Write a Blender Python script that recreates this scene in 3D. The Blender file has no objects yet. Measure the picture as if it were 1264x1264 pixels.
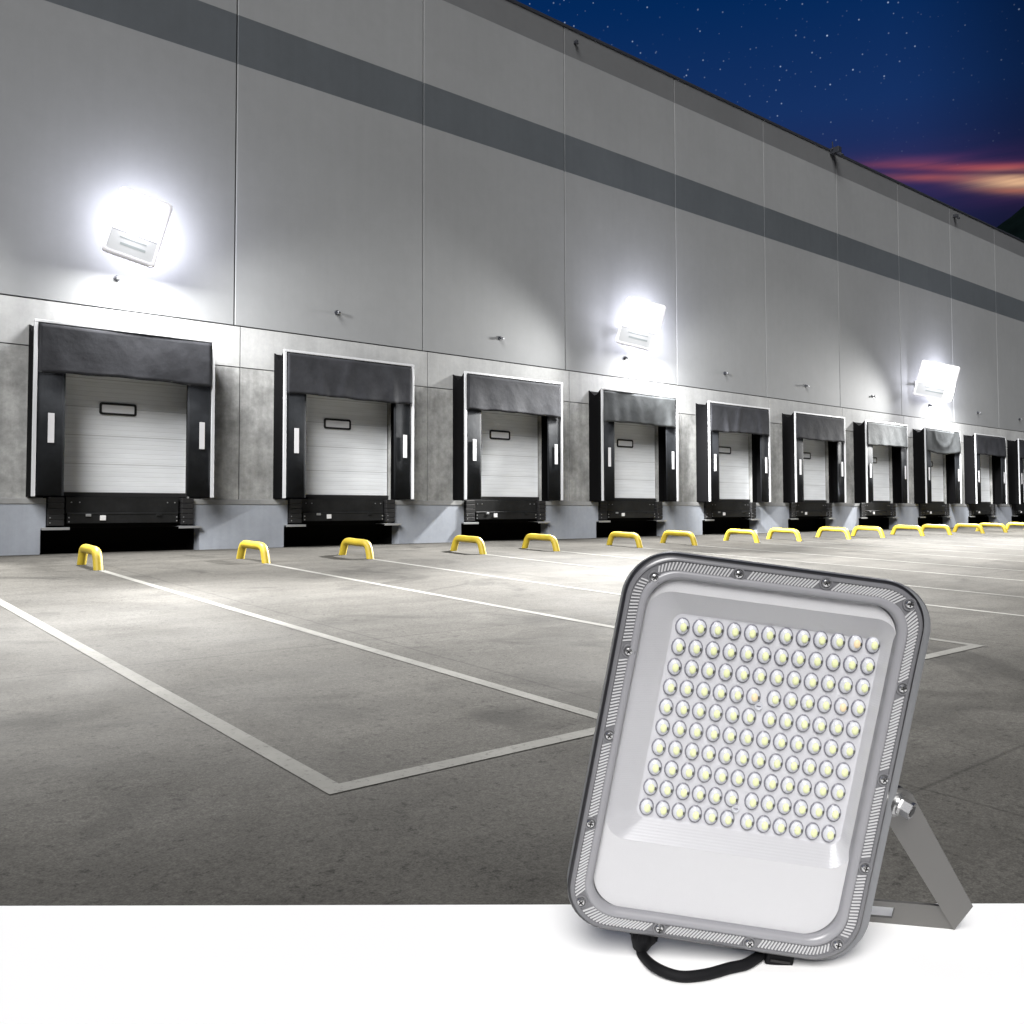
import bpy, bmesh, math, random
from mathutils import Vector, Matrix
random.seed(7)
sc = bpy.context.scene
COL = sc.collection
PI = math.pi
SL = 0.0342            # the yard falls away from the wall
def gz(y): return SL * max(y, -60.0) if y < 0 else 0.0

# ------------------------------------------------------------------ materials
def mat(name, col, rough=0.6, metal=0.0, spec=0.5, emit=None, es=0.0):
    m = bpy.data.materials.new(name); m.use_nodes = True
    b = m.node_tree.nodes['Principled BSDF']
    b.inputs['Base Color'].default_value = (*col, 1)
    b.inputs['Roughness'].default_value = rough
    b.inputs['Metallic'].default_value = metal
    b.inputs['Specular IOR Level'].default_value = spec
    if emit:
        b.inputs['Emission Color'].default_value = (*emit, 1)
        b.inputs['Emission Strength'].default_value = es
    return m
def N(nt, t, **kw):
    n = nt.nodes.new(t)
    for k, v in kw.items(): setattr(n, k, v)
    return n
def noise(nt, vec, scale, detail=6, rough=0.6, dist=0.0):
    n = N(nt, 'ShaderNodeTexNoise'); n.inputs['Scale'].default_value = scale
    n.inputs['Detail'].default_value = detail; n.inputs['Roughness'].default_value = rough
    n.inputs['Distortion'].default_value = dist
    nt.links.new(vec, n.inputs['Vector']); return n.outputs['Fac']
def ramp(nt, fac, stops):
    r = N(nt, 'ShaderNodeValToRGB'); e = r.color_ramp.elements
    while len(e) < len(stops): e.new(0.5)
    for i, (p, c) in enumerate(stops):
        e[i].position = p
        e[i].color = (c, c, c, 1) if isinstance(c, (int, float)) else (*c, 1)
    nt.links.new(fac, r.inputs['Fac']); return r.outputs['Color']
def mul(nt, a, b, f=1.0):
    n = N(nt, 'ShaderNodeMix', data_type='RGBA', blend_type='MULTIPLY')
    n.inputs[0].default_value = f
    nt.links.new(a, n.inputs[6]); nt.links.new(b, n.inputs[7]); return n.outputs[2]
def mixc(nt, fac, a, b):
    n = N(nt, 'ShaderNodeMix', data_type='RGBA')
    nt.links.new(fac, n.inputs[0])
    for s, v in ((6, a), (7, b)):
        if isinstance(v, tuple): n.inputs[s].default_value = (*v, 1)
        else: nt.links.new(v, n.inputs[s])
    return n.outputs[2]
def math_(nt, op, a, b=None, c=None):
    n = N(nt, 'ShaderNodeMath', operation=op)
    for i, v in enumerate((a, b, c)):
        if v is None: continue
        if isinstance(v, (int, float)): n.inputs[i].default_value = v
        else: nt.links.new(v, n.inputs[i])
    return n.outputs[0]
def bump(nt, h, strength, dist=0.01):
    n = N(nt, 'ShaderNodeBump'); n.inputs['Strength'].default_value = strength
    n.inputs['Distance'].default_value = dist
    nt.links.new(h, n.inputs['Height'])
    nt.links.new(n.outputs['Normal'], nt.nodes['Principled BSDF'].inputs['Normal'])
def pos(nt, scale=(1, 1, 1)):
    g = N(nt, 'ShaderNodeNewGeometry'); m = N(nt, 'ShaderNodeMapping')
    m.inputs['Scale'].default_value = scale
    nt.links.new(g.outputs['Position'], m.inputs['Vector']); return m.outputs['Vector']
def obco(nt, scale=(1, 1, 1)):
    g = N(nt, 'ShaderNodeTexCoord'); m = N(nt, 'ShaderNodeMapping')
    m.inputs['Scale'].default_value = scale
    nt.links.new(g.outputs['Object'], m.inputs['Vector']); return m.outputs['Vector']
def base(m, c): m.node_tree.links.new(c, m.node_tree.nodes['Principled BSDF'].inputs['Base Color'])
def rgb(nt, c):
    n = N(nt, 'ShaderNodeRGB'); n.outputs[0].default_value = (*c, 1); return n.outputs[0]

def mottled(name, col, rough=0.75, lo=0.85, hi=1.1, sc1=0.35, sc2=6.0, streak=0.0, bs=0.15, spec=0.3):
    m = mat(name, col, rough, spec=spec); nt = m.node_tree
    c = rgb(nt, col)
    a = ramp(nt, noise(nt, pos(nt), sc1, 5, 0.6), [(0.3, lo), (0.7, hi)])
    b = ramp(nt, noise(nt, pos(nt), sc2, 6, 0.7), [(0.3, 1 - (1 - lo) * .5), (0.7, 1 + (hi - 1) * .5)])
    c = mul(nt, mul(nt, c, a), b)
    if streak:
        s = ramp(nt, noise(nt, pos(nt, (4, 4, 0.25)), 1.2, 5, 0.6), [(0.35, 1 - streak), (0.65, 1.0)])
        c = mul(nt, c, s)
    base(m, c)
    bump(nt, noise(nt, pos(nt), 60, 5, 0.7), bs, 0.004)
    return m

M = {}
M['panel'] = mottled('painted_precast_panel', (0.188, 0.194, 0.198), 0.7, 0.93, 1.05, 0.22, 3.0, 0.025)
nt = M['panel'].node_tree; oi = N(nt, 'ShaderNodeObjectInfo'); bc = nt.nodes['Principled BSDF'].inputs['Base Color']
src = bc.links[0].from_socket; nt.links.new(mul(nt, src, ramp(nt, oi.outputs['Random'], [(0.0, 0.95), (1.0, 1.04)])), bc)
M['band'] = mottled('slate_band_paint', (0.068, 0.076, 0.084), 0.6, 0.9, 1.08, 0.3, 3.0, 0.05)
M['parapet'] = mottled('grey_parapet_paint', (0.102, 0.105, 0.109), 0.65, 0.92, 1.06, 0.3, 3.0)
M['coping'] = mat('dark_coping', (0.02, 0.022, 0.028), 0.5)
M['joint'] = mat('dark_joint_back', (0.06, 0.06, 0.062), 0.9)  # dark backing seen through the wall joints
M['lower_up'] = mottled('smooth_concrete', (0.33, 0.335, 0.335), 0.8, 0.82, 1.1, 0.8, 9, 0.1)
m = mottled('stained_concrete', (0.37, 0.375, 0.37), 0.85, 0.5, 1.25, 1.3, 7, 0.22, 0.3)
M['lower'] = m
M['ledge'] = mottled('concrete_ledge', (0.28, 0.285, 0.285), 0.85, 0.75, 1.1, 1.2, 8)
M['plinth'] = mottled('blue_grey_plinth_paint', (0.33, 0.355, 0.40), 0.55, 0.88, 1.06, 0.8, 9, 0.08)
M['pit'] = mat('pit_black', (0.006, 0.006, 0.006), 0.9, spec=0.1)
M['roof'] = mat('roof_membrane', (0.05, 0.05, 0.055), 0.9)
def fabric(name, col, rough=0.5):
    m = mat(name, col, rough, spec=0.12); nt = m.node_tree
    base(m, mul(nt, rgb(nt, col), ramp(nt, noise(nt, obco(nt), 2.2, 5, .6), [(0.3, 0.72), (0.7, 1.3)])))
    bump(nt, noise(nt, obco(nt), 5.0, 3, .5), 0.35, 0.03); return m
M['pvc'] = fabric('black_pvc', (0.014, 0.0155, 0.018), 0.75)
M['hood'] = fabric('worn_hood_vinyl', (0.026, 0.027, 0.031), 0.8)
M['hood_grey'] = fabric('faded_hood_vinyl', (0.055, 0.059, 0.062), 0.85)
M['side'] = mat('shelter_side_black', (0.0032, 0.0032, 0.0036), 0.85, spec=0.05)
M['alu'] = mat('white_aluminium', (0.52, 0.53, 0.55), 0.4, 0.2)
M['mark'] = mat('white_marker', (0.5, 0.5, 0.52), 0.6)
# sectional door: horizontal micro-ribs
m = mat('white_sectional_door', (0.62, 0.65, 0.68), 0.45); nt = m.node_tree
sx = N(nt, 'ShaderNodeSeparateXYZ'); nt.links.new(pos(nt), sx.inputs[0])
w = math_(nt, 'FRACT', math_(nt, 'MULTIPLY', sx.outputs['Z'], 1 / 0.095))
d = math_(nt, 'SMOOTHSTEP', w, 0.0, 0.12) if False else ramp(nt, w, [(0.0, 0.0), (0.07, 0.9), (0.12, 1.0), (0.9, 1.0), (1.0, 0.0)])
w2 = math_(nt, 'FRACT', math_(nt, 'MULTIPLY', math_(nt, 'SUBTRACT', sx.outputs['Z'], 1.2), 1 / 0.57))
d2 = ramp(nt, w2, [(0.0, 0.6), (0.03, 1.0), (0.975, 1.0), (1.0, 0.6)])
cc = mul(nt, rgb(nt, (0.80, 0.83, 0.86)), ramp(nt, w, [(0.0, 0.88), (0.10, 1.0), (0.9, 1.0), (1.0, 0.88)]))
cc = mul(nt, cc, d2)
cc = mul(nt, cc, ramp(nt, noise(nt, pos(nt, (.5, 1, 3)), 2, 4, .6), [(0.3, 0.9), (0.7, 1.03)]))
base(m, cc); bump(nt, d, 0.4, 0.008); M['door'] = m
M['gasket'] = mat('black_rubber', (0.012, 0.012, 0.013), 0.6)
M['pane'] = mat('frosted_pane', (0.85, 0.87, 0.9), 0.3, spec=0.3)
M['leveller'] = mottled('black_steel', (0.011, 0.0115, 0.012), 0.5, 0.6, 1.5, 2.0, 12)
M['steel'] = mat('galvanised_steel', (0.42, 0.43, 0.44), 0.45, 0.6)
M['tag'] = mat('white_tag', (0.75, 0.75, 0.75), 0.5)
m = mottled('yellow_safety_paint', (0.46, 0.34, 0.022), 0.55, 0.8, 1.06, 2.0, 30, 0, 0.05, 0.5); M['yellow'] = m

# ground: old concrete, stained, worn speckle
m = mat('yard_concrete', (0.12, 0.12, 0.115), 0.95, spec=0.04); nt = m.node_tree
P = pos(nt)
c = rgb(nt, (0.056, 0.0536, 0.0490))
big = ramp(nt, noise(nt, P, 0.16, 6, .62, .6), [(0.30, 0.86), (0.68, 1.08)])
mid = ramp(nt, noise(nt, P, 0.9, 8, .68, .8), [(0.30, 0.80), (0.70, 1.14)])
drag = ramp(nt, noise(nt, pos(nt, (0.35, 2.2, 1)), 1.0, 7, .65, .4), [(0.32, 0.84), (0.68, 1.10)])
c = mul(nt, mul(nt, mul(nt, c, big), mid), drag)
fine = ramp(nt, noise(nt, P, 38, 6, .75), [(0.34, 0.72), (0.62, 1.16)])
c = mul(nt, c, fine)
sp = ramp(nt, noise(nt, P, 13, 7, .78), [(0.36, 0.55), (0.44, 1.0)])
c = mul(nt, c, sp)
grit = ramp(nt, noise(nt, P, 110, 3, .7), [(0.35, 0.72), (0.62, 1.22)])
c = mul(nt, c, grit)
st = ramp(nt, noise(nt, P, 0.55, 5, .55, 1.5), [(0.57, 1.0), (0.70, 0.62)])
c = mul(nt, c, st)
# slab joints
sx = N(nt, 'ShaderNodeSeparateXYZ'); nt.links.new(P, sx.inputs[0])
wob = math_(nt, 'MULTIPLY', math_(nt, 'SUBTRACT', noise(nt, P, 1.5, 4, .6), 0.5), 0.05)
for ax, per, off in (('X', 5.0, 0.55), ('Y', 5.2, 1.2)):
    fr = math_(nt, 'FRACT', math_(nt, 'DIVIDE', math_(nt, 'ADD', math_(nt, 'ADD', sx.outputs[ax], off), wob), per))
    c = mul(nt, c, ramp(nt, fr, [(0.0, 0.62), (0.0028, 1.0), (0.9972, 1.0), (1.0, 0.62)]))
base(m, c)
hh = math_(nt, 'ADD', noise(nt, P, 90, 5, .75), math_(nt, 'MULTIPLY', noise(nt, P, 9, 5, .6), 1.5))
bump(nt, hh, 0.35, 0.006)
r_ = ramp(nt, noise(nt, P, 0.7, 5, .6), [(0.3, 0.8), (0.7, 0.92)])
nt.links.new(r_, nt.nodes['Principled BSDF'].inputs['Roughness'])
M['ground'] = m
# worn white line paint
m = mat('worn_line_paint', (0.45, 0.45, 0.43), 0.9, spec=.05); nt = m.node_tree
P = pos(nt)
wear = ramp(nt, noise(nt, P, 26, 7, .8), [(0.30, 0.42), (0.46, 1.0)])
wear2 = ramp(nt, noise(nt, P, 1.6, 5, .6), [(0.32, 0.70), (0.66, 1.06)])
base(m, mul(nt, mul(nt, rgb(nt, (0.145, 0.143, 0.134)), wear), wear2)); M['line'] = m
M['hill'] = mottled('dark_wooded_hill', (0.003, 0.006, 0.006), 0.95, 0.5, 1.3, 0.05, 0.6, 0, 0.2, 0.0)

M['tabletop'] = mat('white_laminate', (0.94, 0.94, 0.94), 0.6, spec=0.15)
M['tableleg'] = mat('white_powder_coat', (0.7, 0.7, 0.7), 0.4)
# product
M['cast'] = mat('cast_aluminium_paint', (0.20, 0.205, 0.215), 0.42, 0.25)
nt = M['cast'].node_tree; bump(nt, noise(nt, obco(nt), 900, 3, .7), 0.12, 0.0006)
M['bezel'] = mat('smoked_bezel', (0.135, 0.135, 0.144), 0.25, spec=0.6)
M['bezel_lip'] = mat('grey_bezel_lip', (0.235, 0.235, 0.25), 0.3, spec=0.55)
M['seal'] = mat('dark_seal', (0.012, 0.012, 0.014), 0.4)
M['rib'] = mat('clear_rib', (0.44, 0.44, 0.45), 0.18, spec=0.7)
m = mat('frosted_white_reflector', (0.56, 0.56, 0.565), 0.35, spec=0.4); nt = m.node_tree
bump(nt, noise(nt, obco(nt), 1400, 2, .5), 0.25, 0.0005); M['plate'] = m
m = mat('satin_reflector_slope', (0.52, 0.52, 0.535), 0.3, 0.15); nt = m.node_tree
sx = N(nt, 'ShaderNodeSeparateXYZ'); nt.links.new(obco(nt), sx.inputs[0])
bump(nt, math_(nt, 'SINE', math_(nt, 'MULTIPLY', sx.outputs['Z'], 2600)), 0.07, 0.0005); M['slope'] = m
M['board'] = mat('led_board_white', (0.57, 0.57, 0.59), 0.4)
M['led_ring'] = mat('led_lens_rim', (0.19, 0.19, 0.22), 0.18, spec=0.7)
M['led_cup'] = mat('led_lens_cup', (0.62, 0.63, 0.66), 0.12, spec=0.8)
M['led_chip'] = mat('led_phosphor', (0.78, 0.82, 0.45), 0.4)
M['led_chip2'] = mat('led_phosphor_warm', (0.88, 0.70, 0.42), 0.4)
M['led_dark'] = mat('led_bond', (0.05, 0.05, 0.045), 0.3)
M['screw'] = mat('screw_steel', (0.62, 0.62, 0.62), 0.22, 0.95)
M['screw_dark'] = mat('screw_recess', (0.01, 0.01, 0.01), 0.5)
M['bracket'] = mat('bracket_steel_paint', (0.155, 0.152, 0.146), 0.4, 0.5)
M['bracket_in'] = M['bracket']
M['cable'] = mat('black_cable', (0.006, 0.006, 0.007), 0.7, spec=0.15)
m = bpy.data.materials.new('clear_cover'); m.use_nodes = True; nt = m.node_tree
nt.nodes.clear()
o_ = N(nt, 'ShaderNodeOutputMaterial'); mx = N(nt, 'ShaderNodeMixShader'); tr = N(nt, 'ShaderNodeBsdfTransparent')
gl = N(nt, 'ShaderNodeBsdfGlossy'); fr = N(nt, 'ShaderNodeLayerWeight'); gl.inputs['Roughness'].default_value = 0.12
fr.inputs['Blend'].default_value = .5; fo_ = math_(nt, 'MULTIPLY_ADD', math_(nt, 'POWER', fr.outputs['Facing'], 5.0), .5, .025); tr.inputs[0].default_value = (0.97, 0.97, 0.975, 1)
nt.links.new(fo_, mx.inputs[0]); nt.links.new(tr.outputs[0], mx.inputs[1]); nt.links.new(gl.outputs[0], mx.inputs[2])
nt.links.new(mx.outputs[0], o_.inputs[0]); M['glass'] = m
M['lamp_body'] = mat('white_lamp_body', (0.75, 0.75, 0.78), 0.5)
M['lamp_lens'] = mat('lit_lens', (0.2, 0.2, 0.2), 0.4, emit=(0.93, 0.95, 1.0), es=0.95)
M['lamp_low'] = mat('lit_lower_diffuser', (0.1, 0.1, 0.1), 0.4, emit=(0.93, 0.96, 0.97), es=0.55)
M['lamp_bar'] = mat('lamp_nameplate_glow', (0.05, 0.055, 0.055), 0.5, emit=(0.8, 0.9, 0.9), es=0.35)  # faint glow put into the bars, which are no lamp

# ------------------------------------------------------------------ mesh builder
class MB:
    def __init__(s): s.bm = bmesh.new(); s.mats = []
    def mi(s, m):
        if m not in s.mats: s.mats.append(m)
        return s.mats.index(m)
    def poly(s, pts, m):
        vs = [s.bm.verts.new(p) for p in pts]; f = s.bm.faces.new(vs); f.material_index = s.mi(m); return f
    def box(s, x0, x1, y0, y1, z0, z1, m, bev=0.0):
        r = bmesh.ops.create_cube(s.bm, size=1.0); vs = r['verts']
        bmesh.ops.scale(s.bm, vec=(abs(x1 - x0), abs(y1 - y0), abs(z1 - z0)), verts=vs)
        bmesh.ops.translate(s.bm, vec=((x0 + x1) / 2, (y0 + y1) / 2, (z0 + z1) / 2), verts=vs)
        fs = set(f for v in vs for f in v.link_faces)
        if bev > 0:
            es = set(e for v in vs for e in v.link_edges)
            rr = bmesh.ops.bevel(s.bm, geom=list(es), offset=bev, segments=2, affect='EDGES', profile=0.5)
            fs = set(f for f in fs if f.is_valid) | set(rr['faces'])
        i = s.mi(m)
        for f in fs: f.material_index = i
        return s
    def prism(s, pts, ax, a0, a1, m):   # pts 2D polygon extruded along ax
        def P(p, a):
            if ax == 'x': return (a, p[0], p[1])
            if ax == 'y': return (p[0], a, p[1])
            return (p[0], p[1], a)
        A = [s.bm.verts.new(P(p, a0)) for p in pts]; B = [s.bm.verts.new(P(p, a1)) for p in pts]
        i = s.mi(m); n = len(pts)
        for f in [s.bm.faces.new(A[::-1]), s.bm.faces.new(B)] + [s.bm.faces.new((A[k], A[(k + 1) % n], B[(k + 1) % n], B[k])) for k in range(n)]:
            f.material_index = i
        return s
    def loft(s, loops, mats, cap0=False, cap1=False, closed=False):
        R = [[s.bm.verts.new(p) for p in L] for L in loops]
        n = len(R[0]); K = len(R)
        for a in range(K if closed else K - 1):
            i = s.mi(mats[a] if isinstance(mats, list) else mats)
            for k in range(n):
                f = s.bm.faces.new((R[a][k], R[a][(k + 1) % n], R[(a + 1) % K][(k + 1) % n], R[(a + 1) % K][k])); f.material_index = i
        if cap0: s.bm.faces.new(R[0][::-1]).material_index = s.mi(mats[0] if isinstance(mats, list) else mats)
        if cap1: s.bm.faces.new(R[-1]).material_index = s.mi(mats[-1] if isinstance(mats, list) else mats)
        return s
    def tube(s, pts, rad, m, n=14, rads=None):
        pts = [Vector(p) for p in pts]; loops = []
        up = Vector((0, 0, 1)); t0 = (pts[1] - pts[0]).normalized()
        a = t0.cross(up); a = a.normalized() if a.length > 1e-4 else Vector((1, 0, 0))
        for i, p in enumerate(pts):
            t = (pts[min(i + 1, len(pts) - 1)] - pts[max(i - 1, 0)]).normalized()
            a = (a - t * a.dot(t)).normalized(); b = t.cross(a)
            r = rads[i] if rads else rad
            loops.append([p + (a * math.cos(2 * PI * k / n) + b * math.sin(2 * PI * k / n)) * r for k in range(n)])
        return s.loft(loops, m, True, True)
    def build(s, name, parent=None, smooth=False, xf=None, angle=0.6):
        bmesh.ops.recalc_face_normals(s.bm, faces=s.bm.faces[:])
        if xf:
            for v in s.bm.verts: v.co = xf(v.co)
        me = bpy.data.meshes.new(name); s.bm.to_mesh(me); s.bm.free()
        for m in s.mats: me.materials.append(m)
        if smooth:
            for p in me.polygons: p.use_smooth = True
            try: me.set_sharp_from_angle(angle=angle)
            except Exception: pass
        o = bpy.data.objects.new(name, me); COL.objects.link(o)
        if parent: o.parent = parent
        return o
def tag(o, label=None, cat=None, group=None, kind=None):
    if label: o['label'] = label
    if cat: o['category'] = cat
    if group: o['group'] = group
    if kind: o['kind'] = kind
    return o
def empty(name, loc, rot=None):
    o = bpy.data.objects.new(name, None); COL.objects.link(o); o.location = loc; o.empty_display_size = 0.3
    if rot: o.rotation_euler = rot
    return o
def copy_tree(o, parent=None):
    c = o.copy(); COL.objects.link(c); c.parent = parent
    for ch in o.children: copy_tree(ch, c)
    return c
def catmull(P, n=8):
    P = [Vector(p) for p in P]; Q = [P[0]] + P + [P[-1]]; out = []
    for i in range(1, len(Q) - 2):
        for k in range(n):
            t = k / n; a, b, c, d = Q[i - 1], Q[i], Q[i + 1], Q[i + 2]
            out.append(0.5 * ((2 * b) + (c - a) * t + (2 * a - 5 * b + 4 * c - d) * t * t + (3 * b - a - 3 * c + d) * t ** 3))
    out.append(P[-1]); return out

# ------------------------------------------------------------------ camera
F = Vector((0.637889807, 0.769022298, 0.041246812)); R = Vector((0.769736805, -0.6383571, -0.0023376)); U = Vector((-0.02453253, -0.03324032, 0.999146254))
CAM = Vector((0, -18.972123, 0.810905))
cam = bpy.data.cameras.new('camera'); co = bpy.data.objects.new('camera', cam); COL.objects.link(co)
mtx = Matrix(((R.x, U.x, -F.x, CAM.x), (R.y, U.y, -F.y, CAM.y), (R.z, U.z, -F.z, CAM.z), (0, 0, 0, 1)))
co.matrix_world = mtx
cam.sensor_width = 36; cam.lens = 36 * 1104.096 / 1264; cam.shift_y = -(632 - 585.06) / 1264; cam.shift_x = 0.0008
cam.clip_start = 0.05; cam.clip_end = 5000
sc.camera = co
FX, CX, CY = 1104.096, 630.9955, 585.0617

# ------------------------------------------------------------------ ground, markings, hill
b = MB()
xs = [-700, -60, -20, 0, 20, 40, 80, 160, 700]; ys = [(600, -0.02), (0.001, -0.02), (0.0, 0.0), (-60, -60 * SL), (-700, -60 * SL)]
for i in range(len(xs) - 1):
    for j in range(len(ys) - 1):
        if j == 1: continue
        (y0, z0), (y1, z1) = ys[j], ys[j + 1]
        b.poly([(xs[i], y1, z1), (xs[i + 1], y1, z1), (xs[i + 1], y0, z0), (xs[i], y0, z0)], M['ground'])
tag(b.build('ground'), 'stained grey concrete yard in front of the loading docks', None, None, 'structure')
def stripe(x0, y0, x1, y1, w, lift=0.004):
    d = Vector((x1 - x0, y1 - y0)).normalized(); n = Vector((-d.y, d.x)) * w / 2
    b = MB(); L = math.hypot(x1 - x0, y1 - y0); K = max(2, int(L / 0.5))
    for i in range(K):
        q = []
        for t in (i / K, (i + 1) / K):
            x = x0 + (x1 - x0) * t; y = y0 + (y1 - y0) * t; q.append((x, y))
        b.poly([(q[0][0] - n.x, q[0][1] - n.y, gz(q[0][1] - n.y) + lift), (q[1][0] - n.x, q[1][1] - n.y, gz(q[1][1] - n.y) + lift),
                (q[1][0] + n.x, q[1][1] + n.y, gz(q[1][1] + n.y) + lift), (q[0][0] + n.x, q[0][1] + n.y, gz(q[0][1] + n.y) + lift)], M['line'])
    return tag(b.build('painted_line'), None, None, None, 'structure')
YE = -15.1
for k in range(0, 10):
    xa, xb = (2.11 if k == 0 else 1.9 + 5 * k), 4.12 + 5 * k
    stripe(xa, -3.75, xa, YE - 0.055, 0.11); stripe(xb, -3.75, xb, YE - 0.055, 0.11)
    stripe(xa + 0.055, YE, xb - 0.055, YE, 0.11, 0.004)

b = MB(); rnd = random.Random(3)
# wooded hill behind the warehouse, seen past the roof at the right edge
nx, ny = 70, 60; V = []
for i in range(nx + 1):
    row = []
    for j in range(ny + 1):
        x = 95 + 330 * i / nx; y = -150 + 350 * j / ny
        d2_ = ((x - 235) / 88) ** 2 + ((y - 20) / 92) ** 2
        h = 88 * math.exp(-d2_) * (1 + .02 * math.sin(x * .11 + y * .07)) - 3.5 + 1.3 * rnd.random()
        row.append(b.bm.verts.new((x, y, h)))
    V.append(row)
for i in range(nx):
    for j in range(ny):
        b.bm.faces.new((V[i][j], V[i + 1][j], V[i + 1][j + 1], V[i][j + 1])).material_index = b.mi(M['hill'])
tag(b.build('hill'), 'dark wooded hill rising beyond the warehouse roof', None, None, 'structure')

# ------------------------------------------------------------------ warehouse
wh = empty('warehouse', (30, 0, 0))
tag(wh, 'long grey precast concrete warehouse wall with slate painted bands', 'warehouse')
def wb(name, bld, **k):
    for v in bld.bm.verts: v.co.x -= 30
    return bld.build(name, wh, **k)
J0 = 2.81; K0, K1 = -3, 14
def jx(k): return J0 + 5 * k
XL, XR = jx(K0), jx(K1)
b = MB(); b.box(XL + .02, XR - .02, 0.16, 45, 4.0, 15.0, M['roof']); b.box(XL + .02, XR - .02, 1.2, 45, 0.0, 3.99, M['roof']); wb('building_body', b)
b = MB(); b.box(XL, XR, 0.06, 0.155, 4.7, 15.05, M['joint']); wb('joint_backing', b)
g = 0.014
for k in range(K0, K1):
    b = MB(); x0, x1 = jx(k) + g, jx(k + 1) - g
    # one panel: four painted zones, front face at y=0, tiny chamfer at the joints
    zs = [(4.93, 10.81, M['panel']), (10.81, 11.93, M['band']), (11.93, 14.34, M['panel']), (14.34, 15.17, M['parapet'])]
    c = 0.012
    for (z0, z1, mm) in zs:
        prof = [(x0, 0.055), (x0, c), (x0 + c, 0.0), (x1 - c, 0.0), (x1, c), (x1, 0.055)]
        for a in range(5):
            p, q = prof[a], prof[a + 1]
            b.poly([(p[0], p[1], z0), (q[0], q[1], z0), (q[0], q[1], z1), (p[0], p[1], z1)], mm)
    b.poly([(x0, .055, 4.93), (x1, .055, 4.93), (x1, 0, 4.93), (x0, 0, 4.93)], M['panel'])
    wb('wall_panel', b)
b = MB(); b.box(XL - .03, XR + .03, -0.04, 0.4, 15.17, 15.25, M['coping'], .01); wb('roof_coping', b)
# lower wall: per-bay concrete with the door opening left free
def C(k): return 5.45 + 5 * k
for k in range(K0, K1):
    b = MB(); x0, x1 = jx(k) + .14 + .012, jx(k + 1) + .14 - .012
    dock = 0 <= k <= 9
    zj = 3.985
    if dock:
        a0, a1 = C(k) - 1.40, C(k) + 1.40
        b.box(x0, a0, 0.0, 0.16, 1.075, zj, M['lower']); b.box(a1, x1, 0.0, 0.16, 1.075, zj, M['lower'])
        b.box(x0, x1, 0.0, 0.16, zj + .022, 4.90, M['lower_up'])
    else:
        b.box(x0, x1, 0.0, 0.16, 1.075, zj, M['lower']); b.box(x0, x1, 0.0, 0.16, zj + .022, 4.90, M['lower_up'])
    wb('lower_wall', b)
    b = MB(); b.box(x0 - .02, x1 + .02, 0.165 if dock else .05, 0.3, 3.95, 4.05, M['joint']); b.box(x0 - .03, x0 + .01, .04, .3, 1.08, 4.9, M['joint']); wb('joint_strip', b)
# ledge and plinth between docks
edges = [XL] + sum([[C(k) - 1.35, C(k) + 1.49] for k in range(10)], []) + [XR]
low = [XL] + sum([[C(k) - 1.44, C(k) + 1.63] for k in range(10)], []) + [XR]
for i in range(0, len(edges), 2):
    b = MB(); b.box(edges[i], edges[i + 1], -0.035, 0.3, 0.965, 1.075, M['ledge'], .008); wb('concrete_ledge', b)
    b = MB(); b.box(edges[i], edges[i + 1], -0.02, 0.3, 0.475, 0.963, M['plinth']); b.box(low[i], low[i + 1], -0.02, 0.3, -0.05, 0.475, M['plinth']); wb('plinth', b)
# small anchor studs above each dock, hooks on the parapet
for k in range(-1, 11):
    b = MB(); x = 5.33 + 5 * k; z = 5.55
    b.tube([(x, 0.0, z), (x, -0.04, z)], .06, M['coping'], 10); b.tube([(x, -.04, z), (x, -0.12, z - .01)], .028, M['coping'], 8)
    b.box(x - .04, x + .04, -.16, -.10, z - .05, z + .015, M['steel'], .01)
    wb('wall_stud', b, smooth=True)
for x, z, s_ in ((18.24, 14.82, .8), (32.46, 15.16, 2.4), (43.24, 14.83, 1.3)):
    b = MB(); b.box(x - .05 * s_, x + .05 * s_, -.16 * s_, 0.0, z - .05 * s_, z + .05 * s_, M['coping'], .01)
    b.tube([(x, -.1 * s_, z - .04 * s_), (x - .04 * s_, -.22 * s_, z - .14 * s_)], .035 * s_, M['coping'], 8)
    if s_ > 2: b.tube([(x + .05, -.05, z), (x + .02, -.05, z + .42)], .025, M['coping'], 6)
    if s_ > 2: b.tube([(x - .2, -.15, z + .05), (x + .3, -.02, z + .12)], .03, M['coping'], 6)
    wb('parapet_camera', b)

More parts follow.
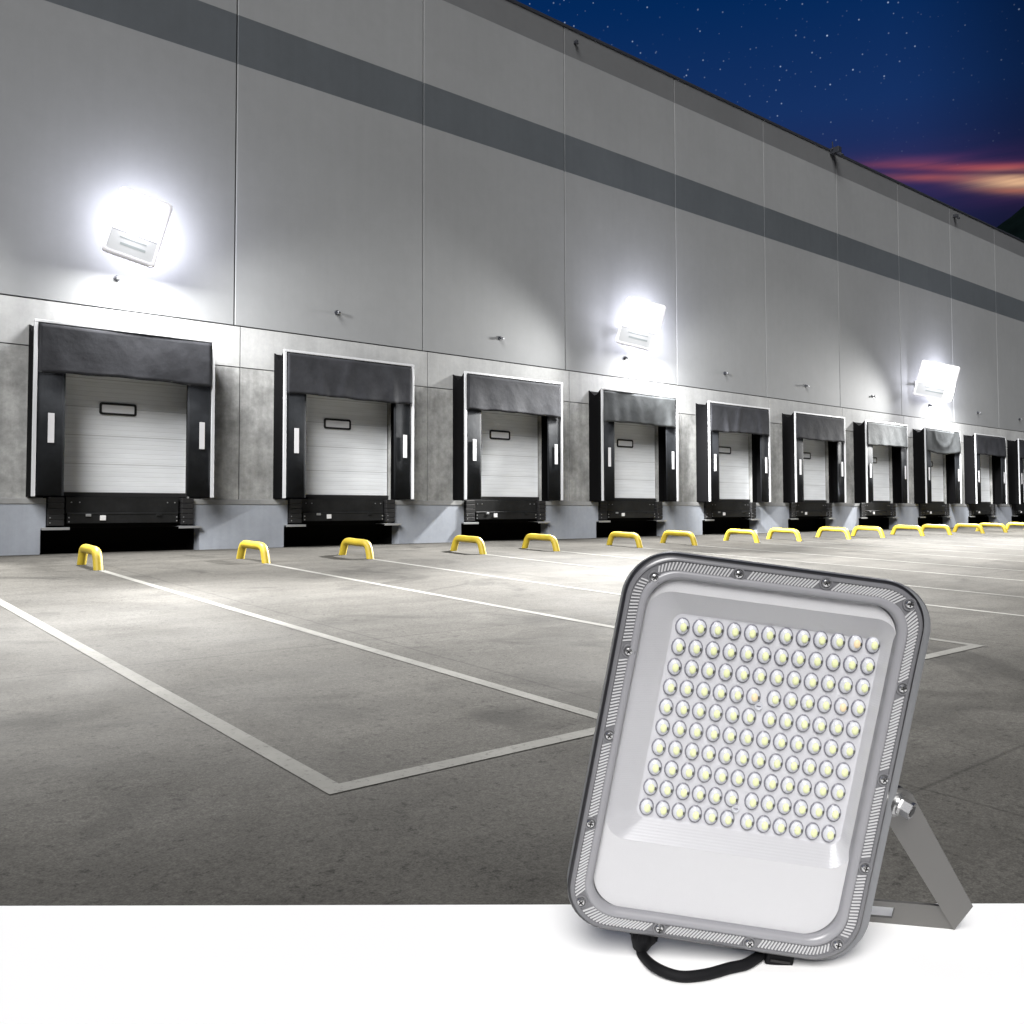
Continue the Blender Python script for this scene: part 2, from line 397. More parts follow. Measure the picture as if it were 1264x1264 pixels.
# ------------------------------------------------------------------ loading docks
def header_curtain(root, seed, mode):
    rn = random.Random(seed); b = MB(); nx, nz = 46, 14; V = []
    ph = [rn.uniform(0, 6.28) for _ in range(6)]; am = rn.uniform(.006, .013)
    mm = M['hood_grey'] if mode in ('grey', 'swag', 'pleat') else M['hood']
    for i in range(nx + 1):
        u = i / nx; x = -1.64 + 3.28 * u; row = []
        for j in range(nz + 1):
            v = j / nz
            zb = 3.43 + 0.014 * math.sin(u * 5 + ph[0]) + .007 * math.sin(u * 23 + ph[1]) - (0.14 * math.sin(PI * u) if mode == 'swag' else 0)
            z = 4.345 + (zb - 4.345) * v
            dd = am * v * (math.sin(u * 15 + ph[2] + v) + .7 * math.sin(u * 31 + ph[3] - v * 2)) + .014 * math.sin(u * 5 + v * 3 + ph[4])
            if mode == 'pleat': dd += .018 * v ** .6 * math.sin(u * 40 + ph[5]) + .012 * math.sin(u * 17)
            if mode == 'wrinkle': dd += .05 * math.exp(-((u - .25 - .03 * v) / .03) ** 2) * v + .045 * math.exp(-((u - .84) / .025) ** 2) * v + .03 * math.exp(-((u - .5 + .08 * v) / .04) ** 2)
            if mode == 'swag':
                rr_ = math.hypot((u - .5) * 1.5, v * .62); dd += .03 * math.exp(-((rr_ - .42) / .07) ** 2)
            row.append(b.bm.verts.new((x, -.565 - dd - .02 * v, z)))
        V.append(row)
    i_ = b.mi(mm)
    for i in range(nx):
        for j in range(nz): b.bm.faces.new((V[i][j], V[i][j + 1], V[i + 1][j + 1], V[i + 1][j])).material_index = i_
    o = b.build('hood_curtain', root, smooth=True)
    md = o.modifiers.new('s', 'SOLIDIFY'); md.thickness = .008
    return o
def make_dock():
    root = empty('loading_dock', (C(0), 0, 0))
    H = 1.70
    # frame: side walls with the notched top, sagging roof cloth
    b = MB()
    notch = [(0.0, 1.10), (0.0, 4.40), (-.10, 4.33), (-.24, 4.22), (-.34, 4.24), (-.44, 4.35), (-.51, 4.40), (-.51, 1.10)]
    for s in (-1, 1):
        xa, xb = (s * H, s * (H - .04)); b.prism(notch, 'x', min(xa, xb), max(xa, xb), M['side'])
    for s in (-1, 1):
        xa, xb = sorted((s * 1.405, s * (H - .042))); b.box(xa, xb, -.012, -.002, 1.09, 4.2, M['side'])  # black sheets added over the jamb walls to darken them
    roofp = [(0.0, 4.38), (-.10, 4.31), (-.24, 4.20), (-.34, 4.22), (-.44, 4.33), (-.51, 4.38), (-.51, 4.35), (-.34, 4.19), (-.24, 4.17), (-.10, 4.28), (0, 4.35)]
    b.prism(roofp, 'x', -H + .04, H - .04, M['side'])
    b.build('shelter_side', root)
    b = MB()
    b.box(-H - .02, -H + .045, -.565, -.515, 1.10, 4.365, M['alu'], .008)
    b.box(H - .045, H + .02, -.565, -.515, 1.10, 4.365, M['alu'], .008)
    b.box(-H - .02, H + .02, -.568, -.512, 4.366, 4.42, M['alu'], .008)
    b.build('front_trim', root)
    for s in (-1, 1):
        b = MB(); x0, x1 = sorted((s * 1.16, s * 1.655)); n = 8; V = []
        for i in range(n + 1):
            u = i / n; x = x0 + (x1 - x0) * u; dd = .012 * math.sin(u * 5 + s)
            V.append([b.bm.verts.new((x, -.53 - dd, 1.12)), b.bm.verts.new((x, -.53 - dd * .5, 2.3)), b.bm.verts.new((x, -.53, 4.35))])
        for i in range(n):
            for j in range(2): b.bm.faces.new((V[i][j], V[i + 1][j], V[i + 1][j + 1], V[i][j + 1])).material_index = b.mi(M['pvc'])
        fl = b.build('side_flap', root, smooth=True); md = fl.modifiers.new('s', 'SOLIDIFY'); md.thickness = .01
        xm = -1.405 if s < 0 else 1.46
        b = MB(); b.box(xm - .055, xm + .055, -.565, -.553, 2.11, 2.67, M['mark'], .003); b.build('guide_mark', fl)
    # door
    b = MB(); b.box(-1.37, 1.37, .12, .155, 1.20, 3.60, M['door']); dr = b.build('roller_door', root)
    b = MB(); b.box(-1.395, 1.395, .09, .15, 1.115, 1.195, M['gasket']); b.build('bottom_seal', dr)
    b = MB()
    x0, x1, z0, z1 = -.38, .34, 2.77, 3.02
    t = .045
    def rrect(x0, x1, z0, z1, r, y, n=5):
        L = []
        for (cx_, cz_, a0) in ((x1 - r, z1 - r, 0), (x0 + r, z1 - r, 90), (x0 + r, z0 + r, 180), (x1 - r, z0 + r, 270)):
            for i in range(n + 1):
                a = math.radians(a0 + 90 * i / n); L.append((cx_ + r * math.cos(a), y, cz_ + r * math.sin(a)))
        return L
    b.loft([rrect(x0, x1, z0, z1, .05, .12), rrect(x0, x1, z0, z1, .05, .098), rrect(x0 + t, x1 - t, z0 + t, z1 - t, .02, .098), rrect(x0 + t, x1 - t, z0 + t, z1 - t, .02, .119)], M['gasket'])
    wf = b.build('window_frame', dr)
    b = MB(); b.box(x0 + t, x1 - t, .108, .116, z0 + t, z1 - t, M['pane']); b.build('window_pane', dr)
    # pit, leveller, bumpers, shelves
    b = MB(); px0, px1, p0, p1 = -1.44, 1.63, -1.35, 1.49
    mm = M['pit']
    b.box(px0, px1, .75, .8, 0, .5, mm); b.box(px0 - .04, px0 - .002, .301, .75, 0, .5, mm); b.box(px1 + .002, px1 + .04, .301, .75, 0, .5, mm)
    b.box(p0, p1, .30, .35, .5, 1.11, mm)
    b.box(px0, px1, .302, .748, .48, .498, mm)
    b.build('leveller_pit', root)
    b = MB(); b.box(-1.0, 1.18, -.02, .29, .78, 1.105, M['leveller'], .006)
    for xx in (-.9, -.75, .95, 1.1): b.tube([(xx, -.022, 1.0), (xx, -.034, 1.0)], .012, M['steel'], 8)
    lv = b.build('leveller', root)
    b = MB(); b.box(-.98, 1.16, -.06, -.01, .585, .765, M['leveller'], .01)
    for xx, zz in ((-.95, .70), (-.95, .62), (1.13, .70), (1.13, .62)): b.tube([(xx, -.058, zz), (xx, -.075, zz)], .014, M['steel'], 8)
    b.tube([(-.98, -.05, .775), (1.16, -.05, .775)], .022, M['leveller'], 10)
    b.build('lip_plate', lv, smooth=False)
    for xx, mm_ in ((-.60, M['steel']), (.76, M['leveller'])):
        b = MB(); b.box(xx - .05, xx + .05, -.09, -.062, .72, .77, mm_, .006); b.build('hinge_lug', lv)
    b = MB(); b.box(-.385, -.275, -.095, -.062, .64, .74, M['tag'], .006); b.build('switch_box', lv)
    for s in (-1, 1):
        x0, x1 = (-1.345, -1.03) if s < 0 else (1.21, 1.485)
        b = MB()
        for q in range(5):
            b.box(x0 + .01, x1 - .01, -.10, .28, .545 + q * .111, .545 + q * .111 + .106, M['gasket'], .012)
        b.tube([(x0 + .05, -.104, .60), (x0 + .05, -.112, .60)], .012, M['steel'], 8); b.tube([(x0 + .05, -.104, .70), (x0 + .05, -.112, .70)], .012, M['steel'], 8)
        b.build('dock_bumper', root)
        x0, x1 = (-1.44, -.95) if s < 0 else (1.15, 1.63)
        b = MB(); b.box(x0, x1, -.13, .29, .500, .512, M['steel']); b.box(x0, x1, -.142, -.13, .462, .512, M['steel'], .003); b.build('steel_shelf', root)
    return root
ORD = ['first', 'second', 'third', 'fourth', 'fifth', 'sixth', 'seventh', 'eighth', 'ninth', 'tenth']
DL = ['largest and nearest loading dock, smooth black hood, leftmost of the row',
      'second loading dock from the left, black hood with deep vertical wrinkles',
      'third loading dock from the left, smooth dark grey hood, near the middle of the photo',
      'fourth loading dock from the left, pleated grey hood, just below the middle wall lamp',
      'fifth loading dock from the left, dark hood, right of the pleated hood one',
      'sixth loading dock from the left, dark hood, narrow strip of door showing',
      'seventh loading dock from the left, plain faded pale grey hood',
      'eighth loading dock from the left, faded hood sagging in a curved swag',
      'ninth loading dock from the left, dark grey hood, second from the right edge',
      'tenth and farthest loading dock, cut by the right edge of the photo']
MODES = ['plain', 'wrinkle', 'plain', 'pleat', 'wrinkle', 'plain', 'grey', 'swag', 'plain', 'plain']
proto = make_dock()
docks = [proto] + [copy_tree(proto) for _ in range(9)]
for k, o in enumerate(docks):
    o.location = (C(k), 0, 0); tag(o, DL[k], 'loading dock', 'loading docks along the wall')
    header_curtain(o, 20 + k, MODES[k])

# ------------------------------------------------------------------ yellow hoops
def make_hoop():
    b = MB(); L = 1.12; hgt = .29; r = .074; pts = []
    pts += [(0, 0, -.02), (0, .05, .12), (0, .09, .21)]
    pts += [(0, .15, .27), (0, .27, .292)]
    pts += [(0, L * .5, hgt), (0, L - .27, .292), (0, L - .15, .27), (0, L - .09, .21), (0, L - .05, .12), (0, L, -.02)]
    b.tube(catmull(pts, 5), r, M['yellow'], 16)
    return b.build('wheel_guide_hoop', None, smooth=True, angle=1.2)
hp = make_hoop(); first = True
for k in range(10):
    for side, x in (('left', 4.12), ('right', 6.95)):
        o = hp if first else hp.copy()
        if not first: COL.objects.link(o)
        first = False
        o.location = (x + 5 * k + .02 * math.sin(k * 3 + x), -3.62, gz(-3.62)); o.rotation_euler = (math.radians(1.96), 0, .03 * math.sin(k * 5.1 + x))
        tag(o, f'yellow tubular wheel guide hoop on the concrete before the {side} side of the {ORD[k]} dock', 'wheel guide', 'yellow wheel guide hoops')

# ------------------------------------------------------------------ flood lights
def rr(x0, x1, z0, z1, r, y, n=8):
    L = []
    for (cx_, cz_, a0) in ((x1 - r, z1 - r, 0), (x0 + r, z1 - r, 90), (x0 + r, z0 + r, 180), (x1 - r, z0 + r, 270)):
        for i in range(n + 1):
            a = math.radians(a0 + 90 * i / n); L.append((cx_ + r * math.cos(a), y, cz_ + r * math.sin(a)))
    return L
def px_ray(u, v): return F * FX + R * (u - CX) - U * (v - CY)

# three lit lamps on the wall
WL = [((170, 280), -1.00, 1.00, 1.32, 'left'), ((791, 400), -.92, 1.22, 1.42, 'middle'), ((1156, 470), -1.05, 1.55, 1.55, 'right')]
LAB = ['large lit white floodlight on the wall above the first loading dock',
       'middle one of the three lit white floodlights, above the fourth dock from the left',
       'farthest lit white floodlight on the wall, above the eighth loading dock']
for idx, ((u, v), yw, wd, ht, nm) in enumerate(WL):
    r = px_ray(u, v); t = (yw - CAM.y) / r.y; Pc = CAM + r * t
    nrm = (CAM - Pc); nrm.z = 0; nrm.normalize()
    nrm = (nrm + Vector((0, -0.10, -0.10))).normalized()
    back = -nrm; right = back.cross(Vector((0, 0, 1))).normalized(); up = right.cross(back)
    a = math.radians(-15)
    right, up = right * math.cos(a) + up * math.sin(a), up * math.cos(a) - right * math.sin(a)
    rot = Matrix((right, back, up)).transposed()
    root = empty('wall_floodlight', Pc); root.rotation_euler = rot.to_euler()
    tag(root, LAB[idx], 'floodlight', 'lit floodlights on the wall')
    w2, h2 = wd / 2, ht / 2
    b = MB(); b.loft([rr(-w2, w2, -h2, h2, .09, .16), rr(-w2, w2, -h2, h2, .09, 0), rr(-w2 + .03, w2 - .03, -h2 + .03, h2 - .03, .07, -.02), rr(-w2 + .07, w2 - .07, -h2 + .07, h2 - .07, .05, -.02), rr(-w2 + .07, w2 - .07, -h2 + .07, h2 - .07, .05, .02)], M['lamp_body'], cap0=True)
    for i in range(9):
        x = -w2 + .12 + (wd - .24) * i / 8; b.box(x - .008, x + .008, .16, .24, -h2 + .1, h2 - .1, M['lamp_body'])
    b.build('housing', root, smooth=True)
    zc = -h2 + ht * .36
    b = MB(); b.box(-w2 + .075, w2 - .075, .0, .018, zc + .01, h2 - .075, M['lamp_lens']); b.build('lens', root)
    b = MB(); b.box(-w2 + .075, w2 - .075, .0, .018, -h2 + .075, zc - .01, M['lamp_low']); low_ = b.build('lower_diffuser', root)
    b = MB(); b.box(-w2 * .42, w2 * .52, -.012, -.002, -h2 + ht * .17, -h2 + ht * .20, M['lamp_bar']); b.box(-w2 * .5, w2 * .5, -.012, -.002, -h2 + ht * .27, -h2 + ht * .285, M['lamp_bar']); b.build('nameplate', root)
    # stirrup to the wall, in the lamp's frame
    inv = Matrix.Translation(Pc) @ rot.to_4x4(); inv = inv.inverted()
    b = MB(); wallp = inv @ Vector((Pc.x + .35, 0.0, Pc.z)); c0 = Vector((0, .16, 0))
    b.tube([c0, c0.lerp(wallp, .5), wallp], .04, M['lamp_body'], 10)
    wp = [inv @ Vector((Pc.x + .35 + dx, yy, Pc.z + dz)) for dx, dz in ((-.15, -.15), (.15, -.15), (.15, .15), (-.15, .15)) for yy in (0, -.03)]
    vs = [b.bm.verts.new(p) for p in wp]; i_ = b.mi(M['lamp_body'])
    for q in ((0, 2, 4, 6), (1, 3, 5, 7), (0, 1, 3, 2), (2, 3, 5, 4), (4, 5, 7, 6), (6, 7, 1, 0)): b.bm.faces.new([vs[i] for i in q]).material_index = i_
    b.build('wall_arm', root)
    # added lamps imitating the light it throws
    def add_light(name, typ, loc, energy, aim=None, **kw):
        l = bpy.data.lights.new(name, typ); l.energy = energy; l.color = (1.0, 0.99, 0.965)
        for k_, v_ in kw.items(): setattr(l, k_, v_)
        o = bpy.data.objects.new(name, l); COL.objects.link(o); o.location = loc
        if aim: o.rotation_euler = (Vector(aim) - Vector(loc)).to_track_quat('-Z', 'Y').to_euler()
        return o
    # added soft spots evening out the light on the yard (sideways shift, distance from wall, half angle, watts)
    BEAMS = [[(-7, -3.5, 36, 28289), (-7, -10.4, 22, 34000), (-3.5, -8, 22, 21054), (0, -3.5, 36, 8000), (0, -10.0, 22, 38000), (3.5, -11.2, 22, 20677), (7, -11.2, 22, 47196)],
             [(-11, -3.5, 22, 36000), (-7, -3.5, 36, 19186), (-7, -8, 22, 40000), (-3.5, -9.7, 22, 40411), (0, -3.5, 36, 11500), (0, -11.2, 22, 43341), (3.5, -9.7, 22, 41070), (7, -3.5, 36, 24610), (7, -11.2, 22, 43035), (11, -8, 22, 64536)],
             [(-7, -3.5, 36, 26853), (-7, -9.7, 22, 38372), (-3.5, -11.2, 22, 37195), (0, -3.5, 36, 10290), (0, -8, 36, 20292), (3.5, -11.2, 22, 45229), (7, -3.5, 36, 32600), (7, -11.2, 22, 34083), (11, -9.7, 22, 86313)]][idx]
    lx, ly, lz = (5.1, 19.6, 38.8)[idx], -1.6, 6.05
    for dx, ay, half, pw in BEAMS:
        add_light('added_yard_beam', 'SPOT', (lx, ly, lz), pw * .92, (lx + dx, ay, .03 * ay), spot_size=math.radians(2 * half), spot_blend=1.0, shadow_soft_size=.3)
    for dx, pw in [((6.0, 1700), (-6.5, 1200)), ((7.5, 2400), (-7.5, 2200)), ((7.5, 2400), (-8.5, 3000))][idx]:
        add_light('added_wall_beam', 'SPOT', (lx, ly - .6, lz - .2), pw, (lx + dx, 0, 4.0), spot_size=math.radians(76), spot_blend=1.0, shadow_soft_size=.3)  # added spots brightening the wall to either side
    slp = (Pc.x - CAM.x) / (Pc.y - CAM.y); wx = Pc.x + abs(Pc.y) * slp
    add_light('added_wall_wash', 'AREA', (wx, -.85, Pc.z - .74), [330, 350, 460][idx], (wx, -.85, 0), shape='RECTANGLE', size=1.3, size_y=.35)  # added area lamp imitating the bright pool under the fixture
    hp_ = Pc + nrm * .25
    l_ = add_light('added_wall_halo', 'POINT', (hp_.x, hp_.y, hp_.z), [60, 70, 110][idx], shadow_soft_size=.2); l_.data.color = (.90, .90, 1.0)  # added point lamp ahead of the lens, for the wall halo
    l_ = add_light('added_wall_halo', 'POINT', (wx, -.72, Pc.z + .16), [470, 500, 600][idx], shadow_soft_size=.25); l_.data.color = (.88, .88, 1.0)  # added point lamp behind the housing, imitating a glow round it

# hero product
MW = Matrix(((0.7403219398, 0.6710338025, 0.0404606151), (-0.6591852100, 0.7364247087, -0.1521627661), (-0.1319025563, 0.0859783951, 0.9875269268)))
T = Vector((0.7638546568, -18.4184833040, 0.5594265417)); SK = 0.0563
TZ = 0.342
def sk(c): return Vector((c.x + SK * c.z, c.y, c.z))
hero = empty('floodlight', (0, 0, 0))
basew = Vector((T.x, T.y, TZ)); off = MW.transposed() @ (basew - T)
hero.location = basew; hero.rotation_euler = MW.to_euler()
tag(hero, 'large unlit grey floodlight with rows of LEDs standing on the white band built as a table in front', 'floodlight')
inv4 = (Matrix.Translation(T) @ MW.to_4x4()).inverted()
def hb(b, name, parent=None, smooth=False, xf=True, angle=.6):
    p = parent or hero
    o = b.build(name, p, smooth=smooth, xf=(lambda c: sk(c) - off) if xf else (lambda c: c - off), angle=angle)
    return o
W2, H2 = .15, .1975
def ring(ins, y, r=.046):  # loop inset from the bezel outline
    return rr(-W2 + ins, W2 - ins, -H2 + ins, H2 - ins, max(.012, r - ins * .62), y, 12)
b = MB(); hx, hz = .0065, -.0035; hw, hh_ = .1565, .2005
def hring(ins, y, r=.05): return rr(hx - hw + ins, hx + hw - ins, hz - hh_ + ins, hz + hh_ - ins, max(.012, r - ins * .5), y, 12)
b.loft([hring(.012, .0115), hring(.006, .0120), hring(.0015, .0145), hring(0, .0185), hring(0, .030), hring(.003, .036), hring(.016, .042), hring(.035, .044)], M['cast'], cap1=True)
hb(b, 'housing', smooth=True)
b = MB()
for i in range(17):
    x = -.105 + .21 * i / 16; b.box(x - .0015, x + .0015, .043, .066, -.15, .15, M['cast'], .0008)
b.box(-.06, .06, .0435, .06, -.06, .06, M['cast'], .004)
hb(b, 'heat_sink')
b = MB()
b.loft([ring(.0, .0125), ring(-.0006, .006), ring(.0005, .0035), ring(.0022, .0022)], M['seal'])
hb(b, 'gasket', smooth=True)
b = MB()
b.loft([ring(.0022, .012), ring(.0022, .0018), ring(.0034, .0), ring(.0062, -.0004), ring(.0070, .0012), ring(.0160, .0012), ring(.0168, -.0006), ring(.0188, -.0012), ring(.0215, -.0004), ring(.0238, .0012), ring(.0246, .0045), ring(.0246, .0115)],
       [M['bezel']] * 4 + [M['bezel']] + [M['bezel_lip']] * 6)
bez = hb(b, 'bezel', smooth=True, angle=1.0)
SCR = [(-.1233, .1713), (-.0416, .1857), (.0448, .1886), (.1293, .1785), (-.1348, .0936), (-.1378, .0053), (-.1395, -.0875), (-.134, -.17), (-.0503, -.1857), (.0419, -.1872), (.1288, -.1751), (.1400, -.0926), (.1400, -.0003), (.1395, .0939)]
# slanted clear ribs moulded in the bezel channel
b = MB(); inn, out = ring(.0158, 0), ring(.0072, 0); n = len(inn)
mid_ = [((Vector(inn[i]) + Vector(out[i])) / 2) for i in range(n)]
def walk(loop, s_step):
    P_ = [Vector(p) for p in loop]; P_.append(P_[0].copy()); res = []; acc = 0.0
    for i in range(len(P_) - 1):
        seg = (P_[i + 1] - P_[i]).length
        while acc <= seg and seg > 1e-9:
            res.append((i, acc / seg)); acc += s_step
        acc -= seg
    return res
for (i, t) in walk(mid_, .0034):
    i2 = (i + 1) % n
    pi, po = Vector(inn[i]).lerp(Vector(inn[i2]), t), Vector(out[i]).lerp(Vector(out[i2]), t)
    c_ = (pi + po) / 2
    if min(math.hypot(c_.x - s_[0], c_.z - s_[1]) for s_ in SCR) < .0085: continue
    tan = (Vector(mid_[i2]) - Vector(mid_[i])).normalized()
    dirn = (po - pi).normalized()
    # every rib leans the same way across the face
    if abs(tan.x) > abs(tan.z): lean = Vector((.0058, 0, 0)) * (1 if dirn.z > 0 else -1)
    else: lean = Vector((0, 0, .0042)) * (1 if dirn.x > 0 else -1)
    a_, e_ = pi - lean * .5, po + lean * .5
    wv = (e_ - a_).normalized().cross(Vector((0, 1, 0))).normalized() * .00072
    y0, y1 = .0012, .0002
    q = [a_ - wv, a_ + wv, e_ + wv, e_ - wv]
    lo = [b.bm.verts.new((p.x, y0, p.z)) for p in q]; hi = [b.bm.verts.new((p.x, y1, p.z)) for p in q]
    i_ = b.mi(M['rib'])
    b.bm.faces.new(hi).material_index = i_
    for k in range(4): b.bm.faces.new((lo[k], lo[(k + 1) % 4], hi[(k + 1) % 4], hi[k])).material_index = i_
hb(b, 'ribbed_channel', parent=bez)
hs = None
for (x, z) in SCR:
    if hs is None:
        b = MB(); nn = 16
        def circ(r, y): return [(r * math.cos(2 * PI * k / nn), y, r * math.sin(2 * PI * k / nn)) for k in range(nn)]
        b.loft([circ(.0072, .0011), circ(.0068, -.0004), circ(.0054, -.0006), circ(.0050, .0006)], [M['bezel']] * 3)
        b.loft([circ(.0050, .0006), circ(.0044, -.0003), circ(.0034, -.0018), circ(.0014, -.0026)], M['screw'], cap1=True)
        for w_, l_ in ((.0006, .0026), (.0026, .0006)): b.box(-w_, w_, -.0030, -.0019, -l_, l_, M['screw_dark'])
        hs = b.build('screw', hero, smooth=True); me_s = hs.data; o = hs
    else:
        o = hs.copy(); COL.objects.link(o); o.parent = hero
    o.location = Vector((x + SK * z, 0, z)) - off; o.rotation_euler = (0, random.uniform(0, 1.5), 0)
# reflector plate with the recess for the LED board
Or = lambda y: rr(-.1245, .1285, -.1020, .1585, .024, y, 12)
Ir = lambda y: rr(-.0925, .1195, -.0835, .1345, .010, y, 12)
b = MB(); b.loft([ring(.0242, .0075, .05), Or(.0075)], M['plate']); hb(b, 'reflector', smooth=False)
b = MB(); b.loft([Or(.0076), Ir(.0240)], M['slope']); b.loft([Ir(.0240), rr(-.0900, .1185, -.0815, .1325, .010, .0245, 12)], M['board'], cap1=True)
hb(b, 'led_board', smooth=False)
lb = [o for o in hero.children if o.name.startswith('led_board')][0]
def led_mesh(chip, dark=True):
    b = MB(); nn = 14
    def el(rx, rz, y, dx=0): return [(dx + rx * math.cos(2 * PI * k / nn), y, rz * math.sin(2 * PI * k / nn)) for k in range(nn)]
    b.loft([el(.0076, .0094, .0), el(.0074, .0092, -.0014), el(.0064, .0081, -.0018)], [M['led_ring']] * 2)
    b.loft([el(.0064, .0081, -.0018), el(.0058, .0074, -.0032), el(.0044, .0058, -.0044), el(.0030, .0040, -.0049)], M['led_cup'], cap1=True)
    b.loft([el(.0034, .0045, -.0046, .0004), el(.0032, .0041, -.0060, .0004), el(.0020, .0026, -.0068, .0004)], M[chip], cap1=True)
    b.loft([el(.0011, .0020, -.0042, .0047), el(.0009, .0016, -.0052, .0045)], M['led_dark'], cap1=True)
    bmesh.ops.recalc_face_normals(b.bm, faces=b.bm.faces[:])
    me = bpy.data.meshes.new('led_lens'); b.bm.to_mesh(me); b.bm.free()
    for m_ in b.mats: me.materials.append(m_)
    for p in me.polygons: p.use_smooth = True
    return me
LM = led_mesh('led_chip'); LM2 = led_mesh('led_chip2'); spots = []
for rI in range(10):
    for cI in range(12):
        u_, v_ = cI / 11, rI / 9
        x = (-.0825 + .1940 * u_) + .001 * (1 - 2 * u_) * 0; z = (.1215 + .0075 * u_) * (1 - v_) + (-.0715 - .001 * u_) * v_
        x = -.0822 * (1) + u_ * (.1934 * (1 - v_) + .1885 * v_)
        if rI in (3, 4, 8, 9): x += (-.0022 if cI < 6 else .0018) * (1 - abs(cI - 5.5) / 7)
        spots.append((x, z, rI, cI))
warm = {(0, 1), (0, 10), (3, 5), (3, 10)}
spots.sort(key=lambda s: -(s[0] * 1 + -s[1]))
stuff = bmesh.new(); cnt = 0
for (x, z, rI, cI) in spots:
    L_ = Vector((x + SK * z, .0243, z)) - off
    if cnt < 100:
        o = bpy.data.objects.new('led_lens', LM2 if (rI, cI) in warm else LM); COL.objects.link(o); o.parent = hero; o.location = L_
        if (rI, cI) in warm: o['label'] = 'LED with a warm orange chip'
    else:
        stuff.from_mesh(LM if (rI, cI) not in warm else LM)
        stuff.verts.ensure_lookup_table()
        nv = len(LM.vertices)
        for v in stuff.verts[-nv:]: v.co += L_
    cnt += 1
me = bpy.data.meshes.new('led_lens_far'); stuff.to_mesh(me); stuff.free()
for m_ in LM.materials: me.materials.append(m_)
for p in me.polygons: p.use_smooth = True
o = bpy.data.objects.new('led_lenses', me); COL.objects.link(o); o.parent = hero; o['kind'] = 'stuff'
for (x, z) in ((.010, .0500), (.0079, -.0600)):
    b = MB(); nn = 14
    def circ2(r, y): return [(x + r * math.cos(2 * PI * k / nn), y, z + r * math.sin(2 * PI * k / nn)) for k in range(nn)]
    b.loft([circ2(.0046, .0243), circ2(.0044, .0225), circ2(.0034, .0221), circ2(.0032, .0231)], M['led_cup'], cap1=True)
    b.box(x - .0022, x + .0022, .0223, .0231, z - .0005, z + .0005, M['led_ring'])
    hb(b, 'board_screw', smooth=True)
b = MB(); b.loft([ring(.0247, .0032, .05), ring(.0247, .0052, .05)], M['glass'], True, True); hb(b, 'cover_glass')
# gland, cable and vent underneath
b = MB(); gx, gz_ = -.0595, -.196; gy = .024
b.tube([(gx, gy, gz_ + .006), (gx, gy, gz_ - .004), (gx, gy, gz_ - .014), (gx - .001, gy, gz_ - .019), (gx - .001, gy, gz_ - .027)], .012, M['cable'], 12, rads=[.0125, .0140, .0140, .0115, .0080])
for k in range(12):
    a = 2 * PI * k / 12; b.box(gx + .0135 * math.cos(a) - .0015, gx + .0135 * math.cos(a) + .0015, gy + .0135 * math.sin(a) - .0015, gy + .0135 * math.sin(a) + .0015, gz_ - .013, gz_ - .003, M['cable'])
hb(b, 'cable_gland', smooth=True)
def tab(u, v, lift):
    r = px_ray(u, v); t = (TZ + lift - CAM.z) / r.z; return inv4 @ (CAM + r * t)
g0 = sk(Vector((gx - .001, gy, gz_ - .022)))
c1 = tab(809, 1194, .008); c2 = tab(838, 1205, .0058); c3 = tab(870, 1203, .0058); c4 = tab(925, 1188, .006)
pts = [g0, g0 + Vector((0.002, -.002, -.010)), c1, c2, c3, tab(900, 1195, .0058), c4, c4 + (c4 - c3) * .6 + Vector((0, .02, 0)), c4 + (c4 - c3) * .9 + Vector((0, .05, .008))]
b = MB(); b.tube(catmull(pts, 7), .0053, M['cable'], 12); hb(b, 'power_cable', smooth=True, xf=False)
b = MB(); b.box(.066, .094, .012, .034, -.2135, -.197, M['cable'], .0012); b.box(.070, .090, .0105, .012, -.209, -.2065, M['screw_dark'])
hb(b, 'vent_plug')
# U bracket
def lw(p): return inv4 @ Vector(p)
Bw = Vector((1.031, -18.502, TZ + .0005)); dl = Vector((-.047, .060, 0)).normalized()
wdir = Vector((-.33, -.40, 1)).normalized()
PWd = .034; L_ = .235
def slab(b, p0, p1, wd, wid, th, nrm, m, wid1=None):
    w0 = wd * wid; w1 = wd * (wid1 or wid); n_ = nrm.normalized() * th
    q = [p0, p1, p1 + w1, p0 + w0]; A = [b.bm.verts.new(x) for x in q]; B_ = [b.bm.verts.new(x + n_) for x in q]
    i_ = b.mi(m)
    for f in [A[::-1], B_] + [[A[k], A[(k + 1) % 4], B_[(k + 1) % 4], B_[k]] for k in range(4)]: b.bm.faces.new(f).material_index = i_
b = MB()
pB, pC = lw(Bw), lw(Bw + dl * L_)
rotw = lambda v: (inv4.to_3x3() @ v)
nplate = rotw(dl.cross(wdir))
# plate with the slot: build from four slabs round the opening
s0, s1 = .066, .112; zlo, zhi = .0085, .0255
Pw = lambda d_, h_: lw(Bw + dl * d_ + wdir * h_)
def cell(d0, d1, h0, h1):
    q = [Pw(d0, h0), Pw(d1, h0), Pw(d1, h1), Pw(d0, h1)]; n_ = nplate.normalized() * .0028
    A = [b.bm.verts.new(x) for x in q]; B_ = [b.bm.verts.new(x + n_) for x in q]; i_ = b.mi(M['bracket'])
    for f in [A[::-1], B_] + [[A[k], A[(k + 1) % 4], B_[(k + 1) % 4], B_[k]] for k in range(4)]: b.bm.faces.new(f).material_index = i_
cell(0, s0, 0, PWd); cell(s1, L_, 0, PWd); cell(s0, s1, 0, zlo); cell(s0, s1, zhi, PWd)
